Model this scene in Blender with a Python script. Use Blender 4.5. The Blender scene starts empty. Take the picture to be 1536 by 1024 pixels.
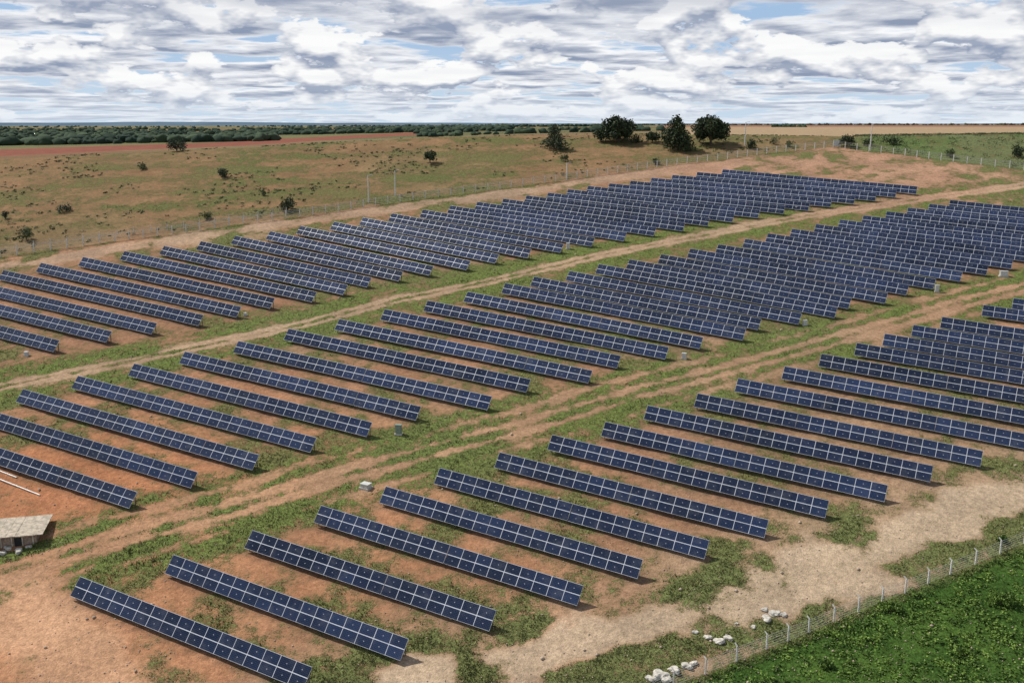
import bpy, bmesh, math, random
import numpy as np
from mathutils import Vector

random.seed(7); rng = np.random.default_rng(7)
scene = bpy.context.scene
scene.view_settings.view_transform = 'Standard'
scene.view_settings.look = 'None'
scene.view_settings.exposure = 0

# ------------------------------------------------------------------ camera, hillside and image pixel geometry
F = 1400.0; CAMZ = 62.4
PITCH = math.atan(326.0 / F); SP, CP = math.sin(PITCH), math.cos(PITCH)
GX, GY = 0.0226, 0.2159                       # slope of the hillside
NUP = Vector((-GX, -GY, 1)).normalized()

def G(px, py, hh=0.0):
    """plan position (x, y) on the hillside seen at an image pixel"""
    u = px - 768.0; v = py - 512.0  # px, py are image pixels, cast as camera rays onto the slope
    Y = F * CP - v * SP; Z = F * SP + v * CP
    t = (CAMZ - hh) / (Z + GX * u + GY * Y)
    return (u * t, Y * t)

# ------------------------------------------------------------------ value noise
_tab = rng.random((256, 256))
def vn1(x, y, s, seed=0):
    X = x / s + seed * 17.31 + 1000; Y = y / s + seed * 7.77 + 1000
    xi = np.floor(X).astype(int); yi = np.floor(Y).astype(int)
    fx = X - xi; fy = Y - yi
    fx = fx * fx * (3 - 2 * fx); fy = fy * fy * (3 - 2 * fy)
    a = _tab[xi & 255, yi & 255]; b = _tab[(xi + 1) & 255, yi & 255]
    c = _tab[xi & 255, (yi + 1) & 255]; d = _tab[(xi + 1) & 255, (yi + 1) & 255]
    return (a * (1 - fx) + b * fx) * (1 - fy) + (c * (1 - fx) + d * fx) * fy
def vn(x, y, s, seed=0, oc=3):
    r = 0; a = 1; w = 0
    for i in range(oc):
        r = r + a * vn1(x, y, s / 2 ** i, seed + i * 3); w += a; a *= 0.55
    return r / w
def sst(a, b, x):
    t = np.clip((x - a) / (b - a), 0, 1); return t * t * (3 - 2 * t)

# ------------------------------------------------------------------ terrain height
def terrain(x, y, rough=True):
    x = np.asarray(x, float); y = np.asarray(y, float)
    P = GX * x + GY * y
    q = x / np.maximum(y, 150)
    c = np.interp(q, [-.8, -.54, -.3, -.09, .1, .35, .6, 1.2], [52, 53.0, 56.3, 59.6, 59.9, 58.9, 60.0, 60])
    B = np.interp(q, [-.8, -.54, -.2, 0, .2, .6], [42, 43, 48, 54, 57.5, 57.5])
    S = B + (c - B) * np.exp(-np.maximum(y - 262, 0) / 130.0)
    k = 1.3
    h = np.clip(0.5 + 0.5 * (S - P) / k, 0, 1)
    z = S * (1 - h) + P * h - k * h * (1 - h)
    if rough:
        near = np.exp(-np.maximum(y - 300, 0) / 200.0) * np.exp(-np.maximum(np.abs(x) - 250, 0) / 200.)
        z = z + near * ((vn(x, y, 9, 5) - .5) * .26 + (vn(x, y, 2.2, 9) - .5) * .20)
    return z
def tz(x, y): return float(terrain(np.array([x]), np.array([y]))[0])

# ------------------------------------------------------------------ node helpers
def new_mat(name):
    m = bpy.data.materials.new(name); m.use_nodes = True
    nt = m.node_tree; return m, nt, nt.nodes["Principled BSDF"]
class NB:
    def __init__(s, nt): s.nt = nt
    def _set(s, sock, v):
        if isinstance(v, bpy.types.NodeSocket): s.nt.links.new(v, sock)
        else: sock.default_value = v
    def math(s, op, a, b=0.0, c=None, clamp=False):
        n = s.nt.nodes.new("ShaderNodeMath"); n.operation = op; n.use_clamp = clamp
        s._set(n.inputs[0], a); s._set(n.inputs[1], b)
        if c is not None: s._set(n.inputs[2], c)
        return n.outputs[0]
    def noise(s, vec, scale, detail=4, rough=.55, dist=0.0):
        n = s.nt.nodes.new("ShaderNodeTexNoise")
        if vec is not None: s.nt.links.new(vec, n.inputs['Vector'])
        n.inputs['Scale'].default_value = scale; n.inputs['Detail'].default_value = detail
        n.inputs['Roughness'].default_value = rough; n.inputs['Distortion'].default_value = dist
        return n.outputs['Fac']
    def mapr(s, v, a, b, c=0., d=1., smooth=True):
        n = s.nt.nodes.new("ShaderNodeMapRange")
        if smooth: n.interpolation_type = 'SMOOTHSTEP'
        s._set(n.inputs[0], v)
        for i, k in enumerate((a, b, c, d)): n.inputs[i + 1].default_value = k
        return n.outputs[0]
    def mix(s, f, a, b, mode='MIX'):
        n = s.nt.nodes.new("ShaderNodeMix"); n.data_type = 'RGBA'; n.blend_type = mode
        s._set(n.inputs[0], f); s._set(n.inputs[6], a); s._set(n.inputs[7], b)
        return n.outputs[2]
    def scale(s, col, f):
        n = s.nt.nodes.new("ShaderNodeVectorMath"); n.operation = 'SCALE'
        s._set(n.inputs[0], col); s._set(n.inputs[3], f); return n.outputs[0]
    def attr(s, name):
        n = s.nt.nodes.new("ShaderNodeAttribute"); n.attribute_name = name; return n
    def geo(s): return s.nt.nodes.new("ShaderNodeNewGeometry")
    def bump(s, h, strength, dist):
        n = s.nt.nodes.new("ShaderNodeBump"); n.inputs['Strength'].default_value = strength
        n.inputs['Distance'].default_value = dist; s.nt.links.new(h, n.inputs['Height']); return n.outputs[0]

def simple_mat(name, col, rough=.8, metal=0., var=.25, scale=3., spec=.3):
    m, nt, p = new_mat(name); b = NB(nt)
    n = b.noise(b.geo().outputs['Position'], scale, 5)
    f = b.mapr(n, .3, .7, 1 - var, 1 + var)
    nt.links.new(b.scale(tuple(col), f), p.inputs['Base Color'])
    p.inputs['Roughness'].default_value = rough; p.inputs['Metallic'].default_value = metal
    p.inputs['Specular IOR Level'].default_value = spec
    return m

def foliage_mat(name, dark, light, rough=.6, ns=.5):
    m, nt, p = new_mat(name); b = NB(nt); g = b.geo()
    n = b.noise(g.outputs['Position'], ns, 3)
    r = b.math('ADD', b.math('MULTIPLY', g.outputs['Random Per Island'], .5), b.math('MULTIPLY', b.mapr(n, .3, .7), .5))
    f = b.mapr(r, .1, .9)
    nt.links.new(b.mix(f, (*dark, 1), (*light, 1)), p.inputs['Base Color'])
    p.inputs['Roughness'].default_value = rough; p.inputs['Specular IOR Level'].default_value = .15
    return m

M_alu = simple_mat("aluminium_frame", (.58, .60, .64), .45, .1, .08, 1., .4)
M_steel = simple_mat("galvanised_steel", (.14, .145, .15), .6, .4, .15, 2.)
M_post = simple_mat("concrete_post", (.60, .58, .53), .9, 0, .2, 4.)
M_wire = simple_mat("fence_wire", (.42, .42, .40), .6, .3, .1)
M_rock = simple_mat("pale_rock", (.48, .45, .39), .95, 0, .3, 3.)
M_bark = simple_mat("bark", (.11, .08, .055), .95, 0, .3, 4.)
M_tree = foliage_mat("tree_foliage", (.016, .027, .014), (.068, .088, .038))
M_tree2 = foliage_mat("conifer_foliage", (.025, .036, .022), (.085, .105, .055))
M_bush = foliage_mat("bush_foliage", (.04, .055, .022), (.115, .14, .055))
M_far = foliage_mat("distant_foliage", (.024, .042, .030), (.062, .088, .050), 1., .012)  # greens shifted slightly blue, distance haze put into the leaf colour
M_weed = foliage_mat("weed_leaves", (.028, .062, .012), (.17, .26, .050), .6, .8)
M_grass = foliage_mat("grass_blades", (.08, .095, .03), (.27, .26, .11), .8, .35)

def glass_mat():
    m, nt, p = new_mat("photovoltaic_glass"); b = NB(nt)
    uv = nt.nodes.new("ShaderNodeUVMap"); sep = nt.nodes.new("ShaderNodeSeparateXYZ")
    nt.links.new(uv.outputs[0], sep.inputs[0]); u, v = sep.outputs[0], sep.outputs[1]
    rnd = b.attr("tone").outputs['Fac']
    def lines(c, n, w):
        f = b.math('FRACT', b.math('MULTIPLY', c, n)); f = b.math('ABSOLUTE', b.math('SUBTRACT', f, .5))
        return b.math('GREATER_THAN', f, .5 - w)
    ln = b.math('MAXIMUM', lines(u, 10, .05), lines(v, 6, .05))
    du = b.math('MULTIPLY', b.math('ABSOLUTE', b.math('SUBTRACT', u, .5)), 1.65)
    dv = b.math('ABSOLUTE', b.math('SUBTRACT', v, .5))
    dot = b.math('LESS_THAN', b.math('ADD', du, dv), .07)
    base = b.mix(rnd, (.003, .008, .026, 1), (.016, .028, .070, 1))
    n = b.noise(b.geo().outputs['Position'], .12, 3)
    base = b.scale(base, b.mapr(n, .3, .7, .7, 1.4))
    c = b.mix(b.math('MULTIPLY', ln, .14), base, (.30, .38, .55, 1))
    c = b.mix(b.math('MULTIPLY', dot, .6), c, (.5, .52, .56, 1))
    dust = b.mapr(b.noise(b.geo().outputs['Position'], .9, 6), .45, .8, 0, .10)
    c = b.mix(dust, c, (.36, .35, .34, 1))
    nt.links.new(c, p.inputs['Base Color'])
    p.inputs['Roughness'].default_value = .11; p.inputs['Specular IOR Level'].default_value = .40
    return m
M_glass = glass_mat()

# ------------------------------------------------------------------ mesh helper
class MB:
    def __init__(s): s.v = []; s.f = []; s.m = []; s.uv = []; s.tone = []
    def quad(s, a, b, c, d, mi, uv=False, tone=0.):
        i = len(s.v); s.v += [a, b, c, d]; s.f.append((i, i + 1, i + 2, i + 3)); s.m.append(mi)
        s.uv += [(0, 0), (1, 0), (1, 1), (0, 1)] if uv else [(0, 0)] * 4
        s.tone.append(tone)
    def box8(s, P, mi):
        i = len(s.v); s.v += P
        for f in ((0, 3, 2, 1), (4, 5, 6, 7), (0, 1, 5, 4), (1, 2, 6, 5), (2, 3, 7, 6), (3, 0, 4, 7)):
            s.f.append(tuple(i + k for k in f)); s.m.append(mi); s.uv += [(0, 0)] * 4; s.tone.append(0.)
    def obox(s, o, ax, ay, az, x0, x1, y0, y1, z0, z1, mi):
        P = [o + ax * x + ay * y + az * z for z in (z0, z1) for x, y in ((x0, y0), (x1, y0), (x1, y1), (x0, y1))]
        s.box8(P, mi)
    def beam(s, p, q, w, mi, w2=None):
        d = (q - p); L = d.length; d = d / L
        a = d.cross(Vector((0, 0, 1)));
        if a.length < .05: a = d.cross(Vector((1, 0, 0)))
        a.normalize(); b = d.cross(a); w2 = w2 or w
        P = [p + a * x * w + b * y * w for x, y in ((-.5, -.5), (.5, -.5), (.5, .5), (-.5, .5))] + \
            [q + a * x * w2 + b * y * w2 for x, y in ((-.5, -.5), (.5, -.5), (.5, .5), (-.5, .5))]
        s.box8(P, mi)
    def tube(s, p, q, r1, r2, mi, n=6):
        d = (q - p).normalized(); a = d.cross(Vector((.3, 1, .1))).normalized(); b = d.cross(a)
        i = len(s.v)
        for c, r in ((p, r1), (q, r2)):
            for k in range(n):
                t = 2 * math.pi * k / n; s.v.append(c + a * math.cos(t) * r + b * math.sin(t) * r)
        for k in range(n):
            s.f.append((i + k, i + (k + 1) % n, i + n + (k + 1) % n, i + n + k)); s.m.append(mi)
            s.uv += [(0, 0)] * 4; s.tone.append(0.)
    def build(s, name, mats, parent=None, uv=False):
        me = bpy.data.meshes.new(name); me.from_pydata([tuple(v) for v in s.v], [], s.f)
        for m in mats: me.materials.append(m)
        me.polygons.foreach_set('material_index', s.m)
        if uv:
            l = me.uv_layers.new(name="UVMap"); l.data.foreach_set('uv', np.array(s.uv, float).ravel())
            a = me.attributes.new('tone', 'FLOAT', 'FACE'); a.data.foreach_set('value', s.tone)
        me.update()
        ob = bpy.data.objects.new(name, me); scene.collection.objects.link(ob)
        if parent: ob.parent = parent
        return ob

def np_mesh(name, V, Q, mats, midx=None):
    me = bpy.data.meshes.new(name)
    me.vertices.add(len(V)); me.vertices.foreach_set('co', V.astype(np.float32).ravel())
    k = Q.shape[1]
    me.loops.add(Q.size); me.loops.foreach_set('vertex_index', Q.astype(np.int32).ravel())
    me.polygons.add(len(Q)); me.polygons.foreach_set('loop_start', np.arange(0, Q.size, k, dtype=np.int32))
    me.polygons.foreach_set('loop_total', np.full(len(Q), k, dtype=np.int32))
    for m in mats: me.materials.append(m)
    if midx is not None: me.polygons.foreach_set('material_index', midx.astype(np.int32))
    me.update(); me.validate()
    ob = bpy.data.objects.new(name, me); scene.collection.objects.link(ob); return ob

# ------------------------------------------------------------------ panel rows
CL = [(118,865),(262,830),(378,795),(482,757),(578,729),(660,701),(750,677),(828,652),(908,632),(972,607),(1046,590)]
CR = [(470,998),(612,959),(745,914),(875,878),(965,838),(1064,810),(1153,780),(1244,750),(1332,727),(1400,699),(1475,675)]
CL2 = [(1107,567),(1177,549),(1232,530),(1285,514),(1327,500),(1370,487),(1413,475),(1475,457),(1520,447),(1570,434),(1620,422)]
BL = [(-135,627),(-50,605),(35,583),(117,563),(201,545),(277,527),(360,510),(432,493),(506,480),(578,463),(642,450),(702,437),(757,425),(802,414),(854,406),(898,396),(945,388),(992,381),(1035,373),(1078,366),(1118,358),(1152,350),(1188,343),(1224,336),(1260,329),(1295,323),(1330,317),(1362,311),(1394,306),(1425,300)]
BR = [(205,738),(298,707),(389,682),(475,656),(559,633),(632,609),(737,596),(797,568),(891,553),(931,534),(1003,521),(1055,506),(1120,492),(1142,479),(1203,470),(1257,460),(1277,448),(1332,440),(1364,427),(1404,419),(1444,408),(1483,398),(1520,389),(1556,380),(1592,371),(1626,363),(1660,355),(1692,348),(1724,341),(1755,334)]
AL = [(-190,440),(-122,428),(-58,416),(5,405),(62,394),(125,385),(185,377),(245,369),(303,361),(354,353),(405,347),(452,338),(502,332),(545,326),(588,320),(635,314),(676,308),(716,303),(755,298),(790,293),(822,289),(852,284),(882,279),(914,275),(946,271),(977,267),(1008,263),(1046,258),(1085,253)]
AR = [(90,510),(170,496),(235,485),(306,472),(362,460),(412,447),(477,437),(523,427),(556,417),(604,408),(651,399),(705,392),(748,382),(797,374),(846,366),(892,357),(940,349),(985,341),(1028,334),(1065,327),(1102,321),(1140,315),(1178,309),(1215,304),(1248,299),(1283,294),(1315,289),(1345,285),(1376,281)]
TILT = math.radians(39.5); TW = 1.98; LOW = .45
HTOP = (LOW + TW * math.sin(TILT))
HTV = HTOP / NUP.z
def rows_from(Ls, Rs):
    A = np.array([G(*p, HTV) for p in Ls]); B = np.array([G(*p, HTV) for p in Rs])
    mid = (A + B) / 2; d = B - A; L = np.hypot(d[:, 0], d[:, 1]); ang = np.arctan2(d[:, 1], d[:, 0])
    n = len(ang); sa = np.array([ang[max(0, i - 2):i + 3].mean() for i in range(n)])
    out = []
    for i in range(n):
        v = np.array([math.cos(sa[i]), math.sin(sa[i])]) * L[i] / 2
        out.append((mid[i] - v, mid[i] + v))
    return out
ROWS = []
rc = rows_from(CL, CR); ROWS += rc
dlast = np.mean([(b - a) for a, b in rc[-4:]], axis=0)
for p in CL2:
    a = np.array(G(*p, HTV)); ROWS.append((a, a + dlast * 1.04))
ROWS += rows_from(BL, BR); ROWS += rows_from(AL, AR)

def build_row(a, b):
    tl = Vector((a[0], a[1], GX * a[0] + GY * a[1] + HTV)); tr = Vector((b[0], b[1], GX * b[0] + GY * b[1] + HTV))
    r = tr - tl; L = r.length; r.normalize(); e = r.cross(NUP).normalized()
    tj = TILT + random.uniform(-.035, .035)
    s = e * math.cos(tj) - NUP * math.sin(tj); m = e * math.sin(tj) + NUP * math.cos(tj)
    N = max(6, round(L / 1.66)); w = L / N
    mb = MB(); i = 0
    rowtone = random.uniform(0, .45)
    while i < N:
        seg = min(N - i, random.choice((7, 8, 10, 12)))
        if N - i - seg < 3: seg = N - i
        off = random.uniform(-.04, .04); tone = rowtone + random.uniform(0, .4)
        o = tl + m * off
        a0, a1 = i * w + .015, (i + seg) * w - .015
        mb.obox(o, r, s, m, a0, a1, 0, TW, -.045, 0, 0)
        for k in range(i, i + seg):
            for j in (0, 1):
                y0 = j * 1.0 + .032; y1 = y0 + .915
                x0 = k * w + .036; x1 = (k + 1) * w - .036
                t = min(1, max(0, tone + random.uniform(-.15, .3) + (random.random() < .04) * .3))
                q = [o + r * x + s * y + m * (.004 + random.uniform(0, .012)) for x, y in ((x0, y1), (x1, y1), (x1, y0), (x0, y0))]
                mb.quad(*q, 1, True, t)
        i += seg
    for bb in (.42, 1.5):
        mb.obox(tl, r, s, m, .05, L - .05, bb, bb + .07, -.16, -.08, 2)
    npost = max(3, round(L / 3.3))
    for k in range(npost):
        x = .35 + (L - .7) * k / (npost - 1)
        mb.obox(tl, r, s, m, x - .03, x + .03, .15, TW - .15, -.235, -.165, 2)
        for bb in (.35, 1.62):
            top = tl + r * x + s * bb - m * .2
            base = Vector((top.x, top.y, tz(top.x, top.y) - .15))
            mb.beam(top, base, .09, 2)
        t1 = tl + r * x + s * .5 - m * .22; g = tl + r * x + s * 1.62 - m * .2
        g2 = Vector((g.x, g.y, tz(g.x, g.y) + .12)); mb.beam(t1, g2, .05, 2)
    mb.build("solar_panel_array", [M_alu, M_glass, M_steel], uv=True)
for a, b in ROWS: build_row(a, b)

# ------------------------------------------------------------------ fences, tracks
FEN1 = [G(*p) for p in [(-260,424),(-120,404),(0,386),(150,365),(300,345),(450,325),(600,303),(750,283),(850,270),(1000,249),(1150,231),(1250,221),(1340,231),(1430,243),(1536,255),(1700,272)]]
FEN3 = [G(*p) for p in [(860,1100),(1010,1030),(1150,972),(1213,948),(1323,902),(1425,862),(1536,815),(1750,728),(1950,650)]]
f1 = np.array(FEN1); f3 = np.array(FEN3)
ROAD1 = [G(*p) for p in [(-250,630),(-100,600),(0,580),(200,541),(330,513),(470,482),(600,448),(720,425),(900,383),(1060,352),(1200,325),(1400,296),(1536,278),(1700,262)]]
ROAD2 = [G(*p) for p in [(-260,935),(0,860),(150,815),(330,768),(480,722),(640,678),(800,636),(960,588),(1100,551),(1300,497),(1440,455),(1536,432),(1750,382)]]
ROAD3 = [G(*p) for p in [(500,1075),(640,1015),(800,985),(950,945),(1060,905),(1200,868),(1350,820),(1450,782),(1536,748),(1700,690)]]
ROAD4 = [G(*p) for p in [(-100,905),(20,900),(70,950),(130,1010),(190,1075)]]
FENR = [G(*p) for p in [(-260,440),(-60,412),(150,378),(300,353),(450,332),(640,305),(800,285),(900,270),(1010,255),(1120,243)]]

def pdist(x, y, pts):
    best = np.full(x.shape, 1e9)
    for (ax, ay), (bx, by) in zip(pts[:-1], pts[1:]):
        dx, dy = bx - ax, by - ay; L2 = dx * dx + dy * dy
        t = np.clip(((x - ax) * dx + (y - ay) * dy) / L2, 0, 1)
        best = np.minimum(best, np.hypot(x - ax - t * dx, y - ay - t * dy))
    return best

def zones(x, y):
    """soil colour, vegetation cover, vegetation colour at plan positions"""
    n_big = vn(x, y, 26, 1); n_mid = vn(x, y, 5, 2); n_sm = vn(x, y, 2.0, 3, 2); n_ten = vn(x, y, 11, 93)
    ca, sa = math.cos(.75), math.sin(.75)
    n_str = vn((x * ca + y * sa) * .28, (-x * sa + y * ca), 2.4, 4)
    q = x / np.maximum(y, 150)
    soil = np.zeros(x.shape + (3,)); vegc = np.zeros(x.shape + (3,))
    def put(arr, mask, col): arr += (np.array(col) - arr) * mask[..., None]
    one = np.ones(x.shape)
    put(soil, one, (.35, .19, .112)); put(vegc, one, (.155, .15, .058))
    put(soil, sst(.45, .7, n_big), (.34, .23, .14))
    p = G(200, 920); put(soil, sst(70, 20, np.hypot(x - p[0], y - p[1])) * .9, (.46, .225, .118))
    put(soil, sst(8, 45, x) * .5 * sst(150, 110, y), (.35, .245, .15))
    p = G(40, 760); put(soil, sst(26, 10, np.hypot(x - p[0], y - p[1])), (.45, .20, .10))
    put(soil, sst(.5, .75, n_ten) * .35, (.26, .16, .10))
    veg = .60 + (n_mid - .5) * 1.35 + (n_big - .5) * .5 + (n_sm - .5) * .8 + (n_str - .5) * .6 + (n_ten - .5) * .4
    veg = veg - .08 * sst(.35, .65, vn(x, y, 14, 91))
    p = G(40, 980); lo = sst(22, 6, np.hypot(x - p[0], y - p[1])); veg = veg - lo * .26
    p = G(10, 740); lo = sst(18, 6, np.hypot(x - p[0], y - p[1])); veg = veg - lo * .35
    for a, b in ROWS:
        d = b - a; L = math.hypot(*d); d = d / L; e = np.array([d[1], -d[0]])
        rx = x - a[0]; ry = y - a[1]
        t = rx * d[0] + ry * d[1]; s = rx * e[0] + ry * e[1]
        inn = sst(-1.5, .5, t) * sst(L + 1.5, L - .5, t)
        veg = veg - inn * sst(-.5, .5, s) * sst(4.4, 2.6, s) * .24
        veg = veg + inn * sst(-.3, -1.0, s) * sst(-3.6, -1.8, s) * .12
        put(soil, inn * sst(-1.4, -.3, s) * sst(1.9, 1.3, s) * .65, (.13, .085, .055))  # shade beneath each table painted into the soil colour
    d1, d2, d3, d4 = pdist(x, y, ROAD1), pdist(x, y, ROAD2), pdist(x, y, ROAD3), pdist(x, y, ROAD4)
    for d, w in ((d1, 9.), (d2, 9.5)):
        vm = sst(w, w * .5, d + (n_mid - .5) * 5)
        veg = np.maximum(veg, veg * (1 - vm) + vm * (.78 + (n_mid - .5) * .8 + (n_str - .5) * .7))
        put(vegc, vm * .9, (.130, .168, .046))
    put(vegc, sst(.42, .7, n_big) * .5, (.128, .155, .05))
    for d, hw, col, st in ((d1, .95, (.45, .35, .235), .75), (d2, 1.2, (.41, .27, .165), .75)):
        rut = sst(.85, .3, np.abs(d - hw) + (n_sm - .5) * .9)
        wid = sst(3.0, 1.7, d + (n_str - .5) * 2.4)
        veg = veg - rut * .60 - wid * .16; put(soil, np.maximum(rut * .8, wid * .7) * st, col)
    r2 = sst(.7, .25, np.abs(d2 - 4.2) + (n_str - .5) * 2.4); veg = veg - r2 * .35; put(soil, r2 * .5, (.41, .27, .165))
    w3 = sst(3.6, 1.2, d3 + (n_mid - .5) * 10); veg = veg - w3 * .62; put(soil, w3 * .85, (.50, .385, .265))
    rut3 = sst(.6, .2, np.abs(d3 - 1.1) + (n_sm - .5) * .6); put(soil, rut3 * .5, (.39, .29, .19)); veg = veg - rut3 * .3
    w3 = sst(11, 5, d3 + (n_mid - .5) * 5); put(soil, w3 * .3, (.44, .33, .22)); put(vegc, w3 * .6, (.13, .155, .055))
    veg = veg + sst(10, 14, x) * sst(9, 5, d3) * .10
    w4 = sst(5, 2.2, d4 + (n_mid - .5) * 4); veg = veg - w4 * .5; put(soil, w4 * .8, (.54, .32, .19))
    yf = np.interp(x, f1[:, 0], f1[:, 1])
    dfr = pdist(x, y, FENR)
    st = sst(4.2, 1.4, dfr + (n_mid - .5) * 4.5); veg = veg - st * .6; put(soil, st * .75, (.40, .28, .19))
    p = G(1240, 252); rt = sst(48, 22, np.hypot((x - p[0]) * .8, y - p[1])); rt = rt * (y < yf)
    veg = veg - rt * .30; put(soil, rt * .8, (.42, .245, .16))
    out = sst(-.5, 1.0, y - yf)
    veg_o = .47 + (vn(x * .35, y, 6, 11) - .5) * 1.4 + (n_big - .5) * .8 + (n_sm - .5) * .7
    veg = veg * (1 - out) + veg_o * out
    put(soil, out, (.255, .152, .08)); put(soil, out * sst(.4, .65, vn(x, y, 40, 21)) * .7, (.23, .168, .085))
    put(vegc, out, (.15, .136, .055)); put(vegc, out * sst(.45, .65, vn(x * .4, y, 9, 12)) * .75, (.115, .130, .045))
    gr = out * sst(.30, .42, q + (n_mid - .5) * .05) * sst(360, 320, y)
    veg = veg * (1 - gr) + (.85 + (n_mid - .5) * .8) * gr; put(vegc, gr, (.105, .15, .05)); put(vegc, gr * sst(.5, .7, n_big), (.14, .16, .07))
    y3 = np.interp(x, f3[:, 0], f3[:, 1])
    lush = sst(.3, -1.2, y - y3 + (n_mid - .5) * 1.0) * (x > 5)
    veg = veg * (1 - lush) + (1.15 + (n_mid - .5) * .3) * lush
    put(vegc, lush, (.045, .09, .018)); put(vegc, lush * sst(.4, .7, n_mid) * .6, (.085, .145, .03))
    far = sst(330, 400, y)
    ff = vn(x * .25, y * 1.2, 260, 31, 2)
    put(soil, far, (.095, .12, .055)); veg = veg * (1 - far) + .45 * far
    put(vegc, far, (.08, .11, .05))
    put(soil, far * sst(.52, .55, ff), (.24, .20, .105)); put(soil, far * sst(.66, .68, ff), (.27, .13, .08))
    nearb = np.interp(q, [-.8, -.56, -.3, -.09, 0], [500, 545, 660, 1000, 1500])
    farb = np.interp(q, [-.8, -.56, -.3, -.09, 0], [690, 720, 850, 1350, 1500])
    red = far * sst(nearb - 15, nearb + 15, y) * sst(farb + 15, farb - 15, y) * (q < 0)
    put(soil, red, (.235, .088, .058)); veg = veg - red * 1.0
    g2 = far * sst(farb - 10, farb + 15, y) * sst(farb * 1.3, farb * 1.2, y) * (q < -.02); put(soil, g2, (.17, .175, .075))
    tan = sst(320, 335, y + (q - .3) * 20) * sst(.17, .19, q) * sst(1750, 1600, y)
    put(soil, tan, (.37, .265, .16)); veg = veg - tan * .8
    red2 = sst(1600, 1750, y) * sst(3600, 3300, y) * (q > .15); put(soil, red2, (.28, .125, .085)); veg = veg - red2 * .8
    hz = sst(3500, 14000, y); put(soil, hz, (.10, .15, .17)); put(vegc, hz, (.10, .15, .17))  # haze painted in: far soil and plant colours blend to blue
    return soil, veg, vegc

# ------------------------------------------------------------------ ground sheet
def axis(lo, hi, step, far_lo, far_hi, g=1.06):
    c = list(np.arange(lo, hi, step)); s = step; p = c[-1]
    while p < far_hi: s *= g; p += s; c.append(p)
    s = step; p = lo; l = []
    while p > far_lo: s *= g; p -= s; l.append(p)
    return np.array(l[::-1] + c)
xs = axis(-165, 215, .75, -22000, 22000); ys = axis(62, 300, .75, -1500, 26000)
XX, YY = np.meshgrid(xs, ys); ZZ = terrain(XX, YY)
V = np.stack([XX, YY, ZZ], -1).reshape(-1, 3)
nx, ny = len(xs), len(ys); idx = np.arange(nx * ny).reshape(ny, nx)
Q = np.stack([idx[:-1, :-1], idx[:-1, 1:], idx[1:, 1:], idx[1:, :-1]], -1).reshape(-1, 4)
def ground_mat():
    m, nt, p = new_mat("dry_soil_and_grass"); b = NB(nt); pos = b.geo().outputs['Position']
    soil = b.attr('soil').outputs['Color']; vegc = b.attr('vegc').outputs['Color']; veg = b.attr('veg').outputs['Fac']
    n1 = b.noise(pos, .8, 7, .7); n2 = b.noise(pos, 5., 4, .7); n3 = b.noise(pos, .12, 5, .6); n4 = b.noise(pos, 1.7, 5, .75)
    m1 = b.math('ADD', veg, b.math('MULTIPLY', b.math('SUBTRACT', n1, .5), 1.9))
    m1 = b.math('ADD', m1, b.math('MULTIPLY', b.math('SUBTRACT', n2, .5), 1.7))
    f = b.mapr(m1, .46, .68)
    sc = b.scale(soil, b.mapr(n3, .3, .7, .82, 1.14)); sc = b.scale(sc, b.mapr(n4, .3, .7, .72, 1.2)); sc = b.scale(sc, b.mapr(n2, .3, .7, .80, 1.15))
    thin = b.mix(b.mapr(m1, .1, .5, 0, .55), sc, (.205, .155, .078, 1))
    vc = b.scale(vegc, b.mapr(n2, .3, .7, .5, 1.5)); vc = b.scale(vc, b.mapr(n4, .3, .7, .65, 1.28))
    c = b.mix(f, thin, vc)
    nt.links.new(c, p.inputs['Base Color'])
    p.inputs['Roughness'].default_value = 1.; p.inputs['Specular IOR Level'].default_value = .05
    h = b.math('ADD', n2, b.math('MULTIPLY', f, .6)); nt.links.new(b.bump(h, .8, .16), p.inputs['Normal'])
    return m
ground = np_mesh("ground", V, Q, [ground_mat()])
ground.data.polygons.foreach_set('use_smooth', [True] * len(ground.data.polygons))
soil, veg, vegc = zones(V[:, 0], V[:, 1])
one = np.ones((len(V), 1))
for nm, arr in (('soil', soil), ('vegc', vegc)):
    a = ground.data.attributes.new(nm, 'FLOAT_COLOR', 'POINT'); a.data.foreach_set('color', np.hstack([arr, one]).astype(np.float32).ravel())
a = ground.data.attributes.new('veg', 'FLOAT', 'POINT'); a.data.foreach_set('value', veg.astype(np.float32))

# ------------------------------------------------------------------ leaves / grass scatter
def leaf_quads(C, size, flat=.0):
    n = len(C)
    a = rng.normal(size=(n, 3)); a /= np.linalg.norm(a, axis=1)[:, None]
    b = rng.normal(size=(n, 3)); b -= (b * a).sum(1)[:, None] * a; b /= np.linalg.norm(b, axis=1)[:, None]
    if flat:
        a[:, 2] *= flat; b[:, 2] *= flat
    s = np.asarray(size)[:, None]
    a = a * s * .5; b = b * s * .36
    V = np.stack([C - a, C + b, C + a, C - b], 1).reshape(-1, 3)
    return V, np.arange(n * 4).reshape(-1, 4)

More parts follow.
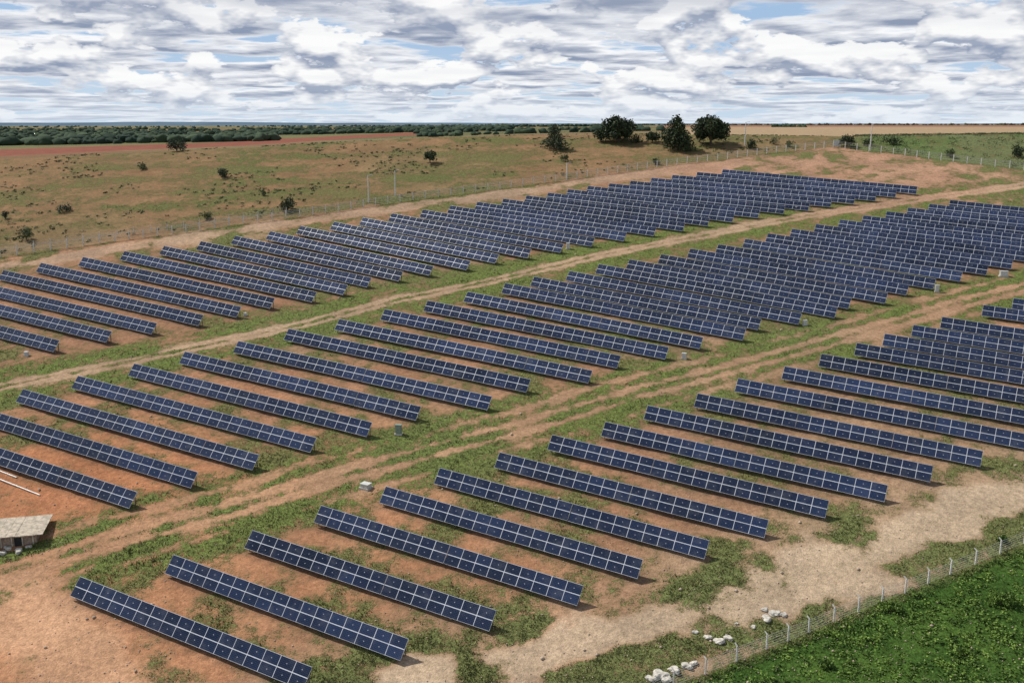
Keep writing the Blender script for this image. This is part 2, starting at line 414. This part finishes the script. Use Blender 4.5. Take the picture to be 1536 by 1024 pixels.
n = 170000
yy = 66 + (rng.random(n) ** 1.8) * 150; xx = (rng.random(n) - .5) * 1.35 * yy
s_, v_, c_ = zones(xx, yy)
keep = (v_ + (rng.random(n) - .5) * .5) > .72
y3 = np.interp(xx, f3[:, 0], f3[:, 1]); keep &= ~((yy < y3 - 1) & (xx > 5))
xx, yy = xx[keep], yy[keep]; n = len(xx)
k = 4
bx = np.repeat(xx, k) + rng.normal(size=n * k) * .14; by = np.repeat(yy, k) + rng.normal(size=n * k) * .14
hs = np.repeat(.6 + 1.4 * vn(xx, yy, 2.5, 77) ** 2, k)
bz = terrain(bx, by) - .02; h = rng.uniform(.06, .26, n * k) * hs; an = rng.uniform(0, 6.28, n * k); w = rng.uniform(.03, .08, n * k)
lean = rng.normal(size=(n * k, 2)) * .10
p0 = np.stack([bx - np.cos(an) * w, by - np.sin(an) * w, bz], 1); p1 = np.stack([bx + np.cos(an) * w, by + np.sin(an) * w, bz], 1)
p2 = np.stack([bx + lean[:, 0], by + lean[:, 1], bz + h], 1)
np_mesh("grass", np.stack([p0, p1, p2], 1).reshape(-1, 3), np.arange(n * k * 3).reshape(-1, 3), [M_grass])

# loose stones on the bare soil
n = 6000
yy = 68 + (rng.random(n) ** 1.6) * 110; xx = (rng.random(n) - .5) * 1.3 * yy
keep = (vn(xx, yy, 7, 81) > .5) | (rng.random(n) < .25); xx, yy = xx[keep], yy[keep]; n = len(xx)
oc = np.array([(1, 0, 0), (0, 1, 0), (-1, 0, 0), (0, -1, 0), (0, 0, .7), (0, 0, -.7)], float)
of = np.array([(0, 1, 4), (1, 2, 4), (2, 3, 4), (3, 0, 4), (1, 0, 5), (2, 1, 5), (3, 2, 5), (0, 3, 5)])
sz = rng.uniform(.03, .12, n) * (1 + (rng.random(n) < .05) * 1.2)
Vs = oc[None] * sz[:, None, None] * rng.uniform(.6, 1.3, (n, 6, 1)); Vs += np.stack([xx, yy, terrain(xx, yy) + sz * .3], 1)[:, None, :]
np_mesh("gravel", Vs.reshape(-1, 3), (of[None] + (np.arange(n) * 6)[:, None, None]).reshape(-1, 3), [simple_mat("loose_stone", (.40, .32, .24), .95, 0, .35, 1.3)])

# lush weeds in the near corner
n = 24000
xx = rng.uniform(8, 95, n); yy = rng.uniform(58, 128, n); y3 = np.interp(xx, f3[:, 0], f3[:, 1])
keep = (yy < y3 - .5) & (vn(xx, yy, 1.6, 44) > .36); xx, yy = xx[keep], yy[keep]; n = len(xx)
tn = vn(xx, yy, 4, 46)
rad = .12 + .3 * vn(xx, yy, 3.5, 45) ** 2; tall = .08 + 1.9 * np.maximum(tn - .3, 0) ** 1.5 + (rng.random(n) < .03) * .5
k = 11
C = np.stack([np.repeat(xx, k) + rng.normal(size=n * k) * np.repeat(rad, k), np.repeat(yy, k) + rng.normal(size=n * k) * np.repeat(rad, k), np.zeros(n * k)], 1)
C[:, 2] = terrain(C[:, 0], C[:, 1]) + rng.random(n * k) * np.repeat(tall, k)
Vq, Qq = leaf_quads(C, rng.uniform(.12, .34, n * k), .7)
np_mesh("weeds", Vq, Qq, [M_weed])

# ------------------------------------------------------------------ trees and bushes
def tree(name, px, py, H, R, kind='round', leaves=1100, ls=.5, mat=None, base=None):
    x, y = base if base else G(px, py); z = tz(x, y)
    mb = MB(); o = Vector((x, y, z - .1)); blobs = []
    if kind == 'round':
        th = H * .18; tr = H * .035
        mb.tube(o, o + Vector((0, 0, th)), tr * 1.4, tr, 0, 8)
        for i in range(38):
            t = i * 2.4 + rng.uniform(-.4, .4); rr = R * math.sqrt((i + .5) / 38) * rng.uniform(.68, .82)
            top = math.sqrt(max(0, 1 - (rr / R) ** 2))
            zz = H * (.22 + .62 * top * rng.uniform(0.1, 1.0))
            blobs.append((Vector((math.cos(t) * rr, math.sin(t) * rr, zz)), R * rng.uniform(.20, .30)))
        for c, r in blobs[::4]:
            mid = Vector((c.x * .4, c.y * .4, th + (c.z - th) * .55))
            mb.tube(o + Vector((0, 0, th * .9)), o + mid, tr * .7, tr * .4, 0, 5); mb.tube(o + mid, o + c, tr * .4, tr * .12, 0, 5)
    elif kind == 'cone':
        tr = H * .025; mb.tube(o, o + Vector((0, 0, H * .9)), tr * 1.3, tr * .3, 0, 7)
        for i in range(24):
            f = .12 + .84 * (i / 23); t = i * 2.4 + rng.uniform(-.5, .5); rr = R * (1.08 - f) * rng.uniform(.4, .85)
            c = Vector((math.cos(t) * rr, math.sin(t) * rr, H * f)); blobs.append((c, R * (.42 - .24 * f) * rng.uniform(.8, 1.3)))
            mb.tube(o + Vector((0, 0, H * f * .88)), o + c, tr * .4, tr * .12, 0, 5)
    else:
        for i in range(7):
            t = rng.uniform(0, 6.28); rr = R * rng.random() * .7
            c = Vector((math.cos(t) * rr, math.sin(t) * rr, H * rng.uniform(.3, .75))); blobs.append((c, R * rng.uniform(.3, .5)))
            mb.tube(o, o + c, .05, .015, 0, 5)
    W = np.array([r ** 2 for _, r in blobs]); W = W / W.sum(); ch = rng.choice(len(blobs), leaves, p=W)
    Cc = np.array([list(b[0]) for b in blobs])[ch]; Rr = np.array([b[1] for b in blobs])[ch]
    d = rng.normal(size=(leaves, 3)); d /= np.linalg.norm(d, axis=1)[:, None]
    pos = Cc + d * (Rr * rng.uniform(.4, 1.1, leaves))[:, None]; pos[:, 2] = np.maximum(pos[:, 2], .1)
    pos += np.array(o)
    Vl, Ql = leaf_quads(pos, rng.uniform(.6, 1.3, leaves) * ls)
    i0 = len(mb.v); mb.v += [tuple(v) for v in Vl]
    for qd in Ql: mb.f.append(tuple(int(j) + i0 for j in qd)); mb.m.append(1)
    return mb.build(name, [M_bark, mat or M_tree])

tree("broadleaf_tree", 928, 213, 7.5, 5.2, 'round', 4600, .64)
tree("broadleaf_tree", 1066, 217, 8.2, 5.4, 'round', 4600, .66)
tree("broadleaf_tree", 901, 213, 4.0, 2.4, 'round', 900, .5)
tree("conifer_tree", 1014, 225, 8.6, 5.2, 'cone', 3400, .6, M_tree)
tree("conifer_tree", 832, 224, 6.3, 4.1, 'cone', 1900, .48, M_tree2)
tree("broadleaf_tree", 979, 214, 3.6, 2.4, 'round', 900, .48)
tree("broadleaf_tree", 265, 224, 3.4, 3.5, 'round', 1000, .42, M_tree2)
tree("broadleaf_tree", 645, 245, 4.0, 2.0, 'round', 800, .42)
tree("broadleaf_tree", 1270, 220, 3.4, 2.4, 'round', 800, .42)
tree("shrub", 335, 266, 2.6, 2.4, 'bush', 600, .38, M_tree2)
tree("shrub", 431, 317, 3.0, 2.2, 'bush', 700, .38, M_tree)
tree("shrub", 97, 318, 1.8, 2.1, 'bush', 450, .32, M_tree2)
tree("shrub", 8, 328, 1.9, 1.1, 'bush', 300, .3, M_tree2)
tree("shrub", 40, 361, 2.8, 1.8, 'bush', 480, .35, M_bush)
tree("shrub", 310, 329, 1.9, 1.7, 'bush', 350, .3, M_bush)
tree("shrub", 215, 254, 1.8, 2.0, 'bush', 300, .35, M_bush)
tree("shrub", 396, 294, 1.7, 1.0, 'bush', 200, .3, M_bush)
tree("shrub", 848, 243, 2.2, 1.5, 'bush', 300, .35, M_bush)
tree("shrub", 984, 247, 2.0, 1.6, 'bush', 300, .35, M_bush)
tree("shrub", 1126, 224, 2.8, 2.3, 'bush', 450, .4, M_tree)
tree("shrub", 1183, 221, 1.8, 1.6, 'bush', 250, .35, M_bush)
tree("shrub", 1160, 217, 2.0, 2.2, 'bush', 250, .35, M_bush)
tree("shrub", 955, 214, 1.8, 3.0, 'bush', 450, .4, M_tree)
tree("shrub", 1526, 236, 3.4, 2.6, 'bush', 600, .42, M_tree)
tree("shrub", 1425, 236, 2.0, 2.0, 'bush', 300, .4, M_bush)
tree("shrub", 1338, 217, 2.2, 3.0, 'bush', 450, .4, M_tree)
tree("shrub", 1302, 218, 1.8, 2.2, 'bush', 300, .4, M_tree)
for (px, py, s) in ((1335, 915, 1.2), (1500, 905, 1.5), (1240, 1000, .8), (1440, 980, .9), (1505, 812, .8)):
    tree("weed_bush", px, py, s * .8, s, 'bush', int(420 * s), .24, M_weed)

# low scrub on the pasture and the far right slope : one object
n = 10000
ang = rng.uniform(-.62, .66, n); yy = rng.uniform(140, 330, n); xx = ang * yy
yf = np.interp(xx, f1[:, 0], f1[:, 1]); right = (xx / yy > .36)
keep = (yy > yf + 2) & ((vn(xx, yy, 11, 51) > .56) | right & (vn(xx, yy, 6, 52) > .42)); xx, yy, right = xx[keep], yy[keep], right[keep]; n = len(xx)
k = 16; sz = rng.uniform(.12, .35, n) + right * .35
C = np.stack([np.repeat(xx, k) + rng.normal(size=n * k) * np.repeat(sz, k) * .9, np.repeat(yy, k) + rng.normal(size=n * k) * np.repeat(sz, k) * .9, np.zeros(n * k)], 1)
C[:, 2] = terrain(C[:, 0], C[:, 1]) + rng.random(n * k) * np.repeat(sz, k)
Vq, Qq = leaf_quads(C, rng.uniform(.2, .42, n * k), .8); np_mesh("scrub", Vq, Qq, [M_bush])

# distant tree masses
bm = bmesh.new(); bmesh.ops.create_icosphere(bm, subdivisions=2, radius=1)
tv = np.array([v.co[:] for v in bm.verts]); tf = np.array([[v.index for v in f.verts] for f in bm.faces]); bm.free()
pts = []
def band(q0, q1, d0, d1, n, thr, seed, s0=3., s1=6.5, cs=120):
    q = rng.uniform(q0, q1, n); D = rng.uniform(d0, d1, n)
    x = q * D; kk = vn(x * .35, D, cs, seed, 2) > thr
    for xa, ya in zip(x[kk], D[kk]): pts.append((xa, ya, rng.uniform(s0, s1) * rng.uniform(.7, 1.15)))
band(-.62, -.25, 860, 1250, 800, .50, 61)
band(-.62, 0.0, 1300, 2100, 1500, .52, 62)
band(-.66, .12, 2100, 3400, 1000, .50, 63, 4, 7)
band(-.1, .16, 800, 1300, 400, .56, 64, 2, 4.5)
band(.1, .66, 3600, 4600, 450, .45, 65, 3, 6)
band(-.66, .66, 4600, 6500, 600, .42, 66, 4, 7)
for i in range(16): pts.append((.245 * 1500 + rng.normal() * 14 + 60, 1500 + rng.normal() * 10, 3))
P = np.array(pts); n = len(P)
jit = 1 + rng.normal(size=(n, len(tv), 1)) * .2
Vt = tv[None] * jit * (P[:, 2][:, None, None]) * np.array([1.2, 1.2, .85]) ; Vt[..., 0] += P[:, 0:1]; Vt[..., 1] += P[:, 1:2]
Vt[..., 2] += terrain(P[:, 0], P[:, 1], False)[:, None] + P[:, 2:3] * .35
Qt = (tf[None] + (np.arange(n) * len(tv))[:, None, None]).reshape(-1, 3)
np_mesh("distant_trees", Vt.reshape(-1, 3), Qt, [M_far])

# distant hills
hx = np.linspace(-9000, 9000, 160); hv = []; hq = []
for i, x in enumerate(hx):
    hgt = 63 + 22 * vn1(np.array([x]), np.array([0.]), 1900, 71)[0] * sst(2500., -3500., x) + 8 * vn1(np.array([x]), np.array([5.]), 500, 72)[0] * sst(3500., -3500., x)
    if x > 1500: hgt = 64 + 5 * vn1(np.array([x]), np.array([9.]), 900, 73)[0]
    hv += [(x, 10200, 40), (x, 11000, hgt), (x, 12400, 40)]
for i in range(len(hx) - 1):
    for j in (0, 1): hq.append((i * 3 + j, i * 3 + 3 + j, i * 3 + 4 + j, i * 3 + 1 + j))
M_hill = simple_mat("haze_tinted_hill", (.10, .15, .20), 1., 0, .15, .002, 0)  # blue base colour stands in for haze over the ridge
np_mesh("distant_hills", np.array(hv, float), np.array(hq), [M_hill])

# ------------------------------------------------------------------ fences
def fence(name, pts, H, step, pw, rails, wr, lean=0., jitter=.03):
    mb = MB(); poly = [Vector(p) for p in pts]
    tops = []
    for a, b in zip(poly[:-1], poly[1:]):
        L = (b - a).length; n = max(1, round(L / step))
        for i in range(n):
            p = a.lerp(b, i / n); tops.append(p)
    tops.append(poly[-1])
    last = None
    for p in tops:
        z = tz(p.x, p.y); j = Vector((random.uniform(-jitter, jitter), random.uniform(-jitter, jitter), 0))
        base = Vector((p.x, p.y, z - .2)); top = Vector((p.x, p.y, z + H + random.uniform(-.05, .05))) + j
        mb.beam(base, top, pw, 0)
        if lean: mb.beam(top, top + Vector((-.18, .22, .22)), pw * .7, 0)
        if last:
            for r in rails:
                q0 = last[0].lerp(last[1], r); q1 = base.lerp(top, r); mb.beam(q0, q1, wr, 1)
        last = (base, top)
    return mb.build(name, [M_post, M_wire])
fence("wire_fence", FEN1, 1.7, 2.9, .16, (.35, .6, .8, .95), .05)
fence("wire_fence", FEN3, 1.45, 3.1, .12, (.2, .35, .5, .65, .8, .93), .016, .1)
fence("wire_fence", [G(*p) for p in [(-260,418),(-120,398),(0,379),(150,359),(300,339),(430,321)]], 1.5, 3.1, .10, (.5, .75, .95), .025)

# ------------------------------------------------------------------ poles
def pole(px, py, H):
    x, y = G(px, py); z = tz(x, y); mb = MB(); o = Vector((x, y, z - .2))
    mb.tube(o, o + Vector((0, 0, H)), .17, .10, 0, 8)
    mb.beam(o + Vector((-.05, 0, H - .1)), o + Vector((.7, 0, H + .05)), .08, 0)
    mb.obox(o + Vector((.55, 0, H)), Vector((1, 0, 0)), Vector((0, 1, 0)), Vector((0, 0, 1)), 0, .5, -.12, .12, 0, .1, 1)
    mb.build("lamp_post", [M_post, M_alu])
for p in ((553, 304, 6.3), (593, 294, 6.0), (1117, 218, 6.2), (1305, 226, 7.0), (850, 268, 4)): pole(*p)

# ------------------------------------------------------------------ cabinets, rocks, shed
M_cab = simple_mat("green_cabinet_paint", (.22, .27, .22), .5, .1, .1)
M_grey = simple_mat("grey_cabinet_paint", (.55, .55, .52), .5, .1, .1)
M_dark = simple_mat("dark_opening", (.02, .02, .02), .8)
M_brick = simple_mat("rough_brick", (.26, .19, .14), .95, 0, .35, 5.)
M_roof = simple_mat("weathered_sheet", (.42, .36, .28), .9, 0, .3, 2.5)
M_conc = simple_mat("concrete", (.5, .47, .42), .95, 0, .2, 4.)
X, Y, Z = Vector((1, 0, 0)), Vector((0, 1, 0)), Vector((0, 0, 1))
def cabinet(px, py, w, d, h, mat, name="electrical_cabinet"):
    x, y = G(px, py); o = Vector((x, y, tz(x, y))); mb = MB(); t = random.uniform(-.6, .2)
    ax = Vector((math.cos(t), math.sin(t), 0)); ay = Vector((-math.sin(t), math.cos(t), 0))
    mb.obox(o, ax, ay, Z, -w * .65, w * .65, -d * .65, d * .65, -.3, .14, 1)
    mb.obox(o, ax, ay, Z, -w * .5, w * .5, -d * .5, d * .5, .14, h, 0)
    mb.obox(o, ax, ay, Z, -w * .56, w * .56, -d * .56, d * .56, h, h + .06, 0)
    mb.obox(o, ax, ay, Z, -w * .44, -w * .02, -d * .5 - .02, -d * .5, .2, h - .08, 0)
    mb.obox(o, ax, ay, Z, w * .02, w * .44, -d * .5 - .02, -d * .5, .2, h - .08, 0)
    mb.obox(o, ax, ay, Z, -w * .02, w * .015, -d * .5 - .03, -d * .5, h * .5, h * .6, 2)
    mb.build(name, [mat, M_conc, M_dark])
cabinet(598, 650, .75, .5, 1.25, M_cab)
for p in ((549, 731, 1.0, .8, .55), (40, 533, .6, .4, .6), (852, 374, .6, .4, 1.1), (1026, 538, .6, .4, .8), (1207, 488, .6, .4, .8),
          (1405, 438, .6, .4, 1.1), (1505, 415, 1.2, .6, .9), (1255, 219, 1.6, 1, 1.4), (1195, 316, .6, .4, .8), (368, 473, .5, .3, .5), (1098, 324, .6, .4, .8)):
    cabinet(*p, M_grey)

def rock(px, py, s, flat=.6):
    x, y = G(px, py); bm = bmesh.new(); bmesh.ops.create_icosphere(bm, subdivisions=3, radius=s)
    sd = rng.uniform(0, 100, 3)
    for v in bm.verts:
        c = v.co.copy()
        k = 1 + .35 * math.sin(c.x * 3 / s + sd[0]) * math.sin(c.y * 2.6 / s + sd[1]) + .12 * math.sin(c.z * 7 / s + sd[2]) * math.sin(c.x * 6 / s)
        v.co = Vector((c.x * k, c.y * k * .8, max(-s * .3, min(c.z * k, s * .7)) * flat))
    me = bpy.data.meshes.new("rock"); bm.to_mesh(me); bm.free(); me.materials.append(M_rock)
    ob = bpy.data.objects.new("rock", me); ob.location = (x, y, tz(x, y) + s * flat * .2); ob.rotation_euler = (random.uniform(-.2, .2), random.uniform(-.2, .2), random.uniform(0, 6)); scene.collection.objects.link(ob)
for p in ((1150, 928, .5), (1162, 920, .5), (1175, 922, .38), (1147, 914, .35), (1062, 956, .4), (1078, 962, .5), (1092, 957, .4), (1043, 948, .3),
          (990, 1014, .7), (1012, 1006, .6), (1030, 1000, .5), (1040, 996, .4), (1000, 1020, .5), (975, 1018, .4), (12, 822, .5), (28, 826, .45), (2, 830, .5), (43, 819, .3), (1130, 940, .25), (1105, 935, .2)):
    rock(*p)

sx, sy = G(10, 808); so = Vector((sx, sy, tz(sx, sy))); a = math.radians(12)
ax = Vector((math.cos(a), math.sin(a), 0)); ay = Vector((-math.sin(a), math.cos(a), 0))
shed = bpy.data.objects.new("brick_shed", None); shed.location = (0, 0, 0); scene.collection.objects.link(shed)
mb = MB()
mb.obox(so, ax, ay, Z, -3.4, 3.4, -1.5, -1.32, -.5, .95, 0); mb.obox(so, ax, ay, Z, -3.4, 3.4, 1.9, 2.08, -.5, 1.2, 0)
mb.obox(so, ax, ay, Z, -3.4, -3.22, -1.318, 1.898, -.5, 1.0, 0); mb.obox(so, ax, ay, Z, 3.22, 3.4, -1.318, 1.898, -.5, 1.0, 0)
for i in range(7): mb.obox(so, ax, ay, Z, -3.3 + i * 1.05, -3.18 + i * 1.05, -1.56, -1.502, -.4, .92, 2)
mb.obox(so, ax, ay, Z, -1.0, -.3, -1.53, -1.503, .1, .7, 1); mb.obox(so, ax, ay, Z, 1.2, 2.0, -1.53, -1.503, -.2, .75, 1)
mb.build("walls", [M_brick, M_dark, M_roof], shed)
mb = MB()
sl = (ay + Z * .08).normalized(); up = ax.cross(sl)
for i in range(9):
    mb.obox(so + Z * 1.14 + up * random.uniform(0, .04), ax, sl, up, -4.1 + i * .92, -4.1 + i * .92 + .90, -1.9, 2.6, 0, .07, 0)
mb.build("roof", [M_roof], shed)

def pipe(p, q):
    a_ = G(*p); b_ = G(*q); mb = MB()
    A = Vector((*a_, tz(*a_) + .1)); B = Vector((*b_, tz(*b_) + .1)); mb.tube(A, B, .07, .07, 0, 8); mb.build("pipe", [M_grey])
pipe((-20, 712), (60, 743)); pipe((-20, 700), (25, 716))

# ------------------------------------------------------------------ light and sky
sun_dir = Vector((-.88, .47, 0)).normalized(); EL = math.radians(50)
sv = sun_dir * math.cos(EL) + Z * math.sin(EL)
sl = bpy.data.lights.new("sun", 'SUN'); sl.energy = 4.6; sl.angle = math.radians(1.0); sl.color = (1, .96, .895)
so_ = bpy.data.objects.new("sun", sl); so_.rotation_euler = (-sv).to_track_quat('-Z', 'Y').to_euler(); scene.collection.objects.link(so_)

w = bpy.data.worlds.new("World"); scene.world = w; w.use_nodes = True; nt = w.node_tree; b = NB(nt)
bg = nt.nodes['Background']; outn = nt.nodes['World Output']
sky = nt.nodes.new("ShaderNodeTexSky"); sky.sky_type = 'NISHITA'; sky.sun_disc = False
sky.sun_elevation = EL; sky.sun_rotation = math.atan2(sun_dir.x, sun_dir.y) % (2 * math.pi)
nt.links.new(sky.outputs[0], bg.inputs[0]); bg.inputs[1].default_value = .07
tc = nt.nodes.new("ShaderNodeTexCoord"); gen = tc.outputs['Generated']
sp = nt.nodes.new("ShaderNodeSeparateXYZ"); nt.links.new(gen, sp.inputs[0])
z = b.math('MAXIMUM', sp.outputs[2], 0.)
def comb(x, y, zz):
    c = nt.nodes.new("ShaderNodeCombineXYZ"); b._set(c.inputs[0], x); b._set(c.inputs[1], y); b._set(c.inputs[2], zz); return c.outputs[0]
# pale blue air between the clouds close to the horizon
air = nt.nodes.new("ShaderNodeBackground"); air.inputs[1].default_value = 1.
nt.links.new(b.mix(b.mapr(z, 0, .10), (.60, .74, .89, 1), (.38, .55, .79, 1)), air.inputs[0])
m0 = nt.nodes.new("ShaderNodeMixShader"); nt.links.new(b.mapr(z, .15, .5, .92, .0), m0.inputs[0])
nt.links.new(bg.outputs[0], m0.inputs[1]); nt.links.new(air.outputs[0], m0.inputs[2])
# layer 1: stratocumulus deck seen in perspective
inv = b.math('DIVIDE', 1., b.math('ADD', z, .06))
uv = comb(b.math('MULTIPLY', sp.outputs[0], inv), b.math('MULTIPLY', sp.outputs[1], inv), 0.)
uvl = comb(b.math('MULTIPLY', sp.outputs[0], inv), b.math('ADD', b.math('MULTIPLY', sp.outputs[1], inv), .30), .0)
nA = b.noise(uv, 1.05, 9, .54); nAl = b.noise(uvl, 1.05, 4, .52)
c1 = b.mapr(nA, .40, .48)
l1 = b.math('ADD', b.math('MULTIPLY', b.math('SUBTRACT', nAl, nA), 2.6), b.mapr(nA, .44, .64, .80, .28), clamp=True)
col1 = b.mix(l1, (.27, .33, .46, 1), (.97, .98, 1., 1))
# layer 2: cumulus, bright tops and grey bases
zw = b.math('POWER', z, .85)
def cum(off, det, sc=11.):
    dv = comb(sp.outputs[0], sp.outputs[1], b.math('MULTIPLY', b.math('ADD', zw, off), 2.0))
    return b.noise(dv, sc, det, .56)
nB = cum(0, 10); nU = cum(.016, 4); nB0 = cum(0, 4)
c2 = b.mapr(nB, .485, .52)
lit = b.math('MULTIPLY', b.math('SUBTRACT', nB0, nU), 5.5)
lit = b.math('ADD', lit, b.math('MULTIPLY', b.math('SUBTRACT', nB, .53), 2.6))
l2 = b.math('ADD', lit, .56, clamp=True)
col2 = b.mix(l2, (.29, .35, .48, 1), (1., 1., 1., 1))
hz = b.mapr(z, 0., .045, .62, 0)
col = b.mix(b.math('MULTIPLY', c2, .9), col1, col2)
top = b.mapr(z, .08, .13, 0, .5)
col = b.mix(b.math('MULTIPLY', top, b.mapr(nA, .35, .55)), col, (.34, .39, .50, 1))
col = b.mix(hz, col, (.72, .80, .90, 1))
cover = b.math('MAXIMUM', c1, c2)
bg2 = nt.nodes.new("ShaderNodeBackground"); nt.links.new(col, bg2.inputs[0]); bg2.inputs[1].default_value = .98
mixs = nt.nodes.new("ShaderNodeMixShader")
fade = b.mapr(z, .2, .6, 1, .35)
nt.links.new(b.math('MULTIPLY', cover, fade), mixs.inputs[0])
nt.links.new(m0.outputs[0], mixs.inputs[1]); nt.links.new(bg2.outputs[0], mixs.inputs[2]); nt.links.new(mixs.outputs[0], outn.inputs[0])

# ------------------------------------------------------------------ camera
cd = bpy.data.cameras.new("camera"); cd.sensor_width = 36; cd.lens = 36 * F / 1536; cd.clip_end = 60000; cd.clip_start = .5
co = bpy.data.objects.new("camera", cd); co.location = (0, 0, CAMZ); co.rotation_euler = (math.pi / 2 - PITCH, 0, 0)
scene.collection.objects.link(co); scene.camera = co
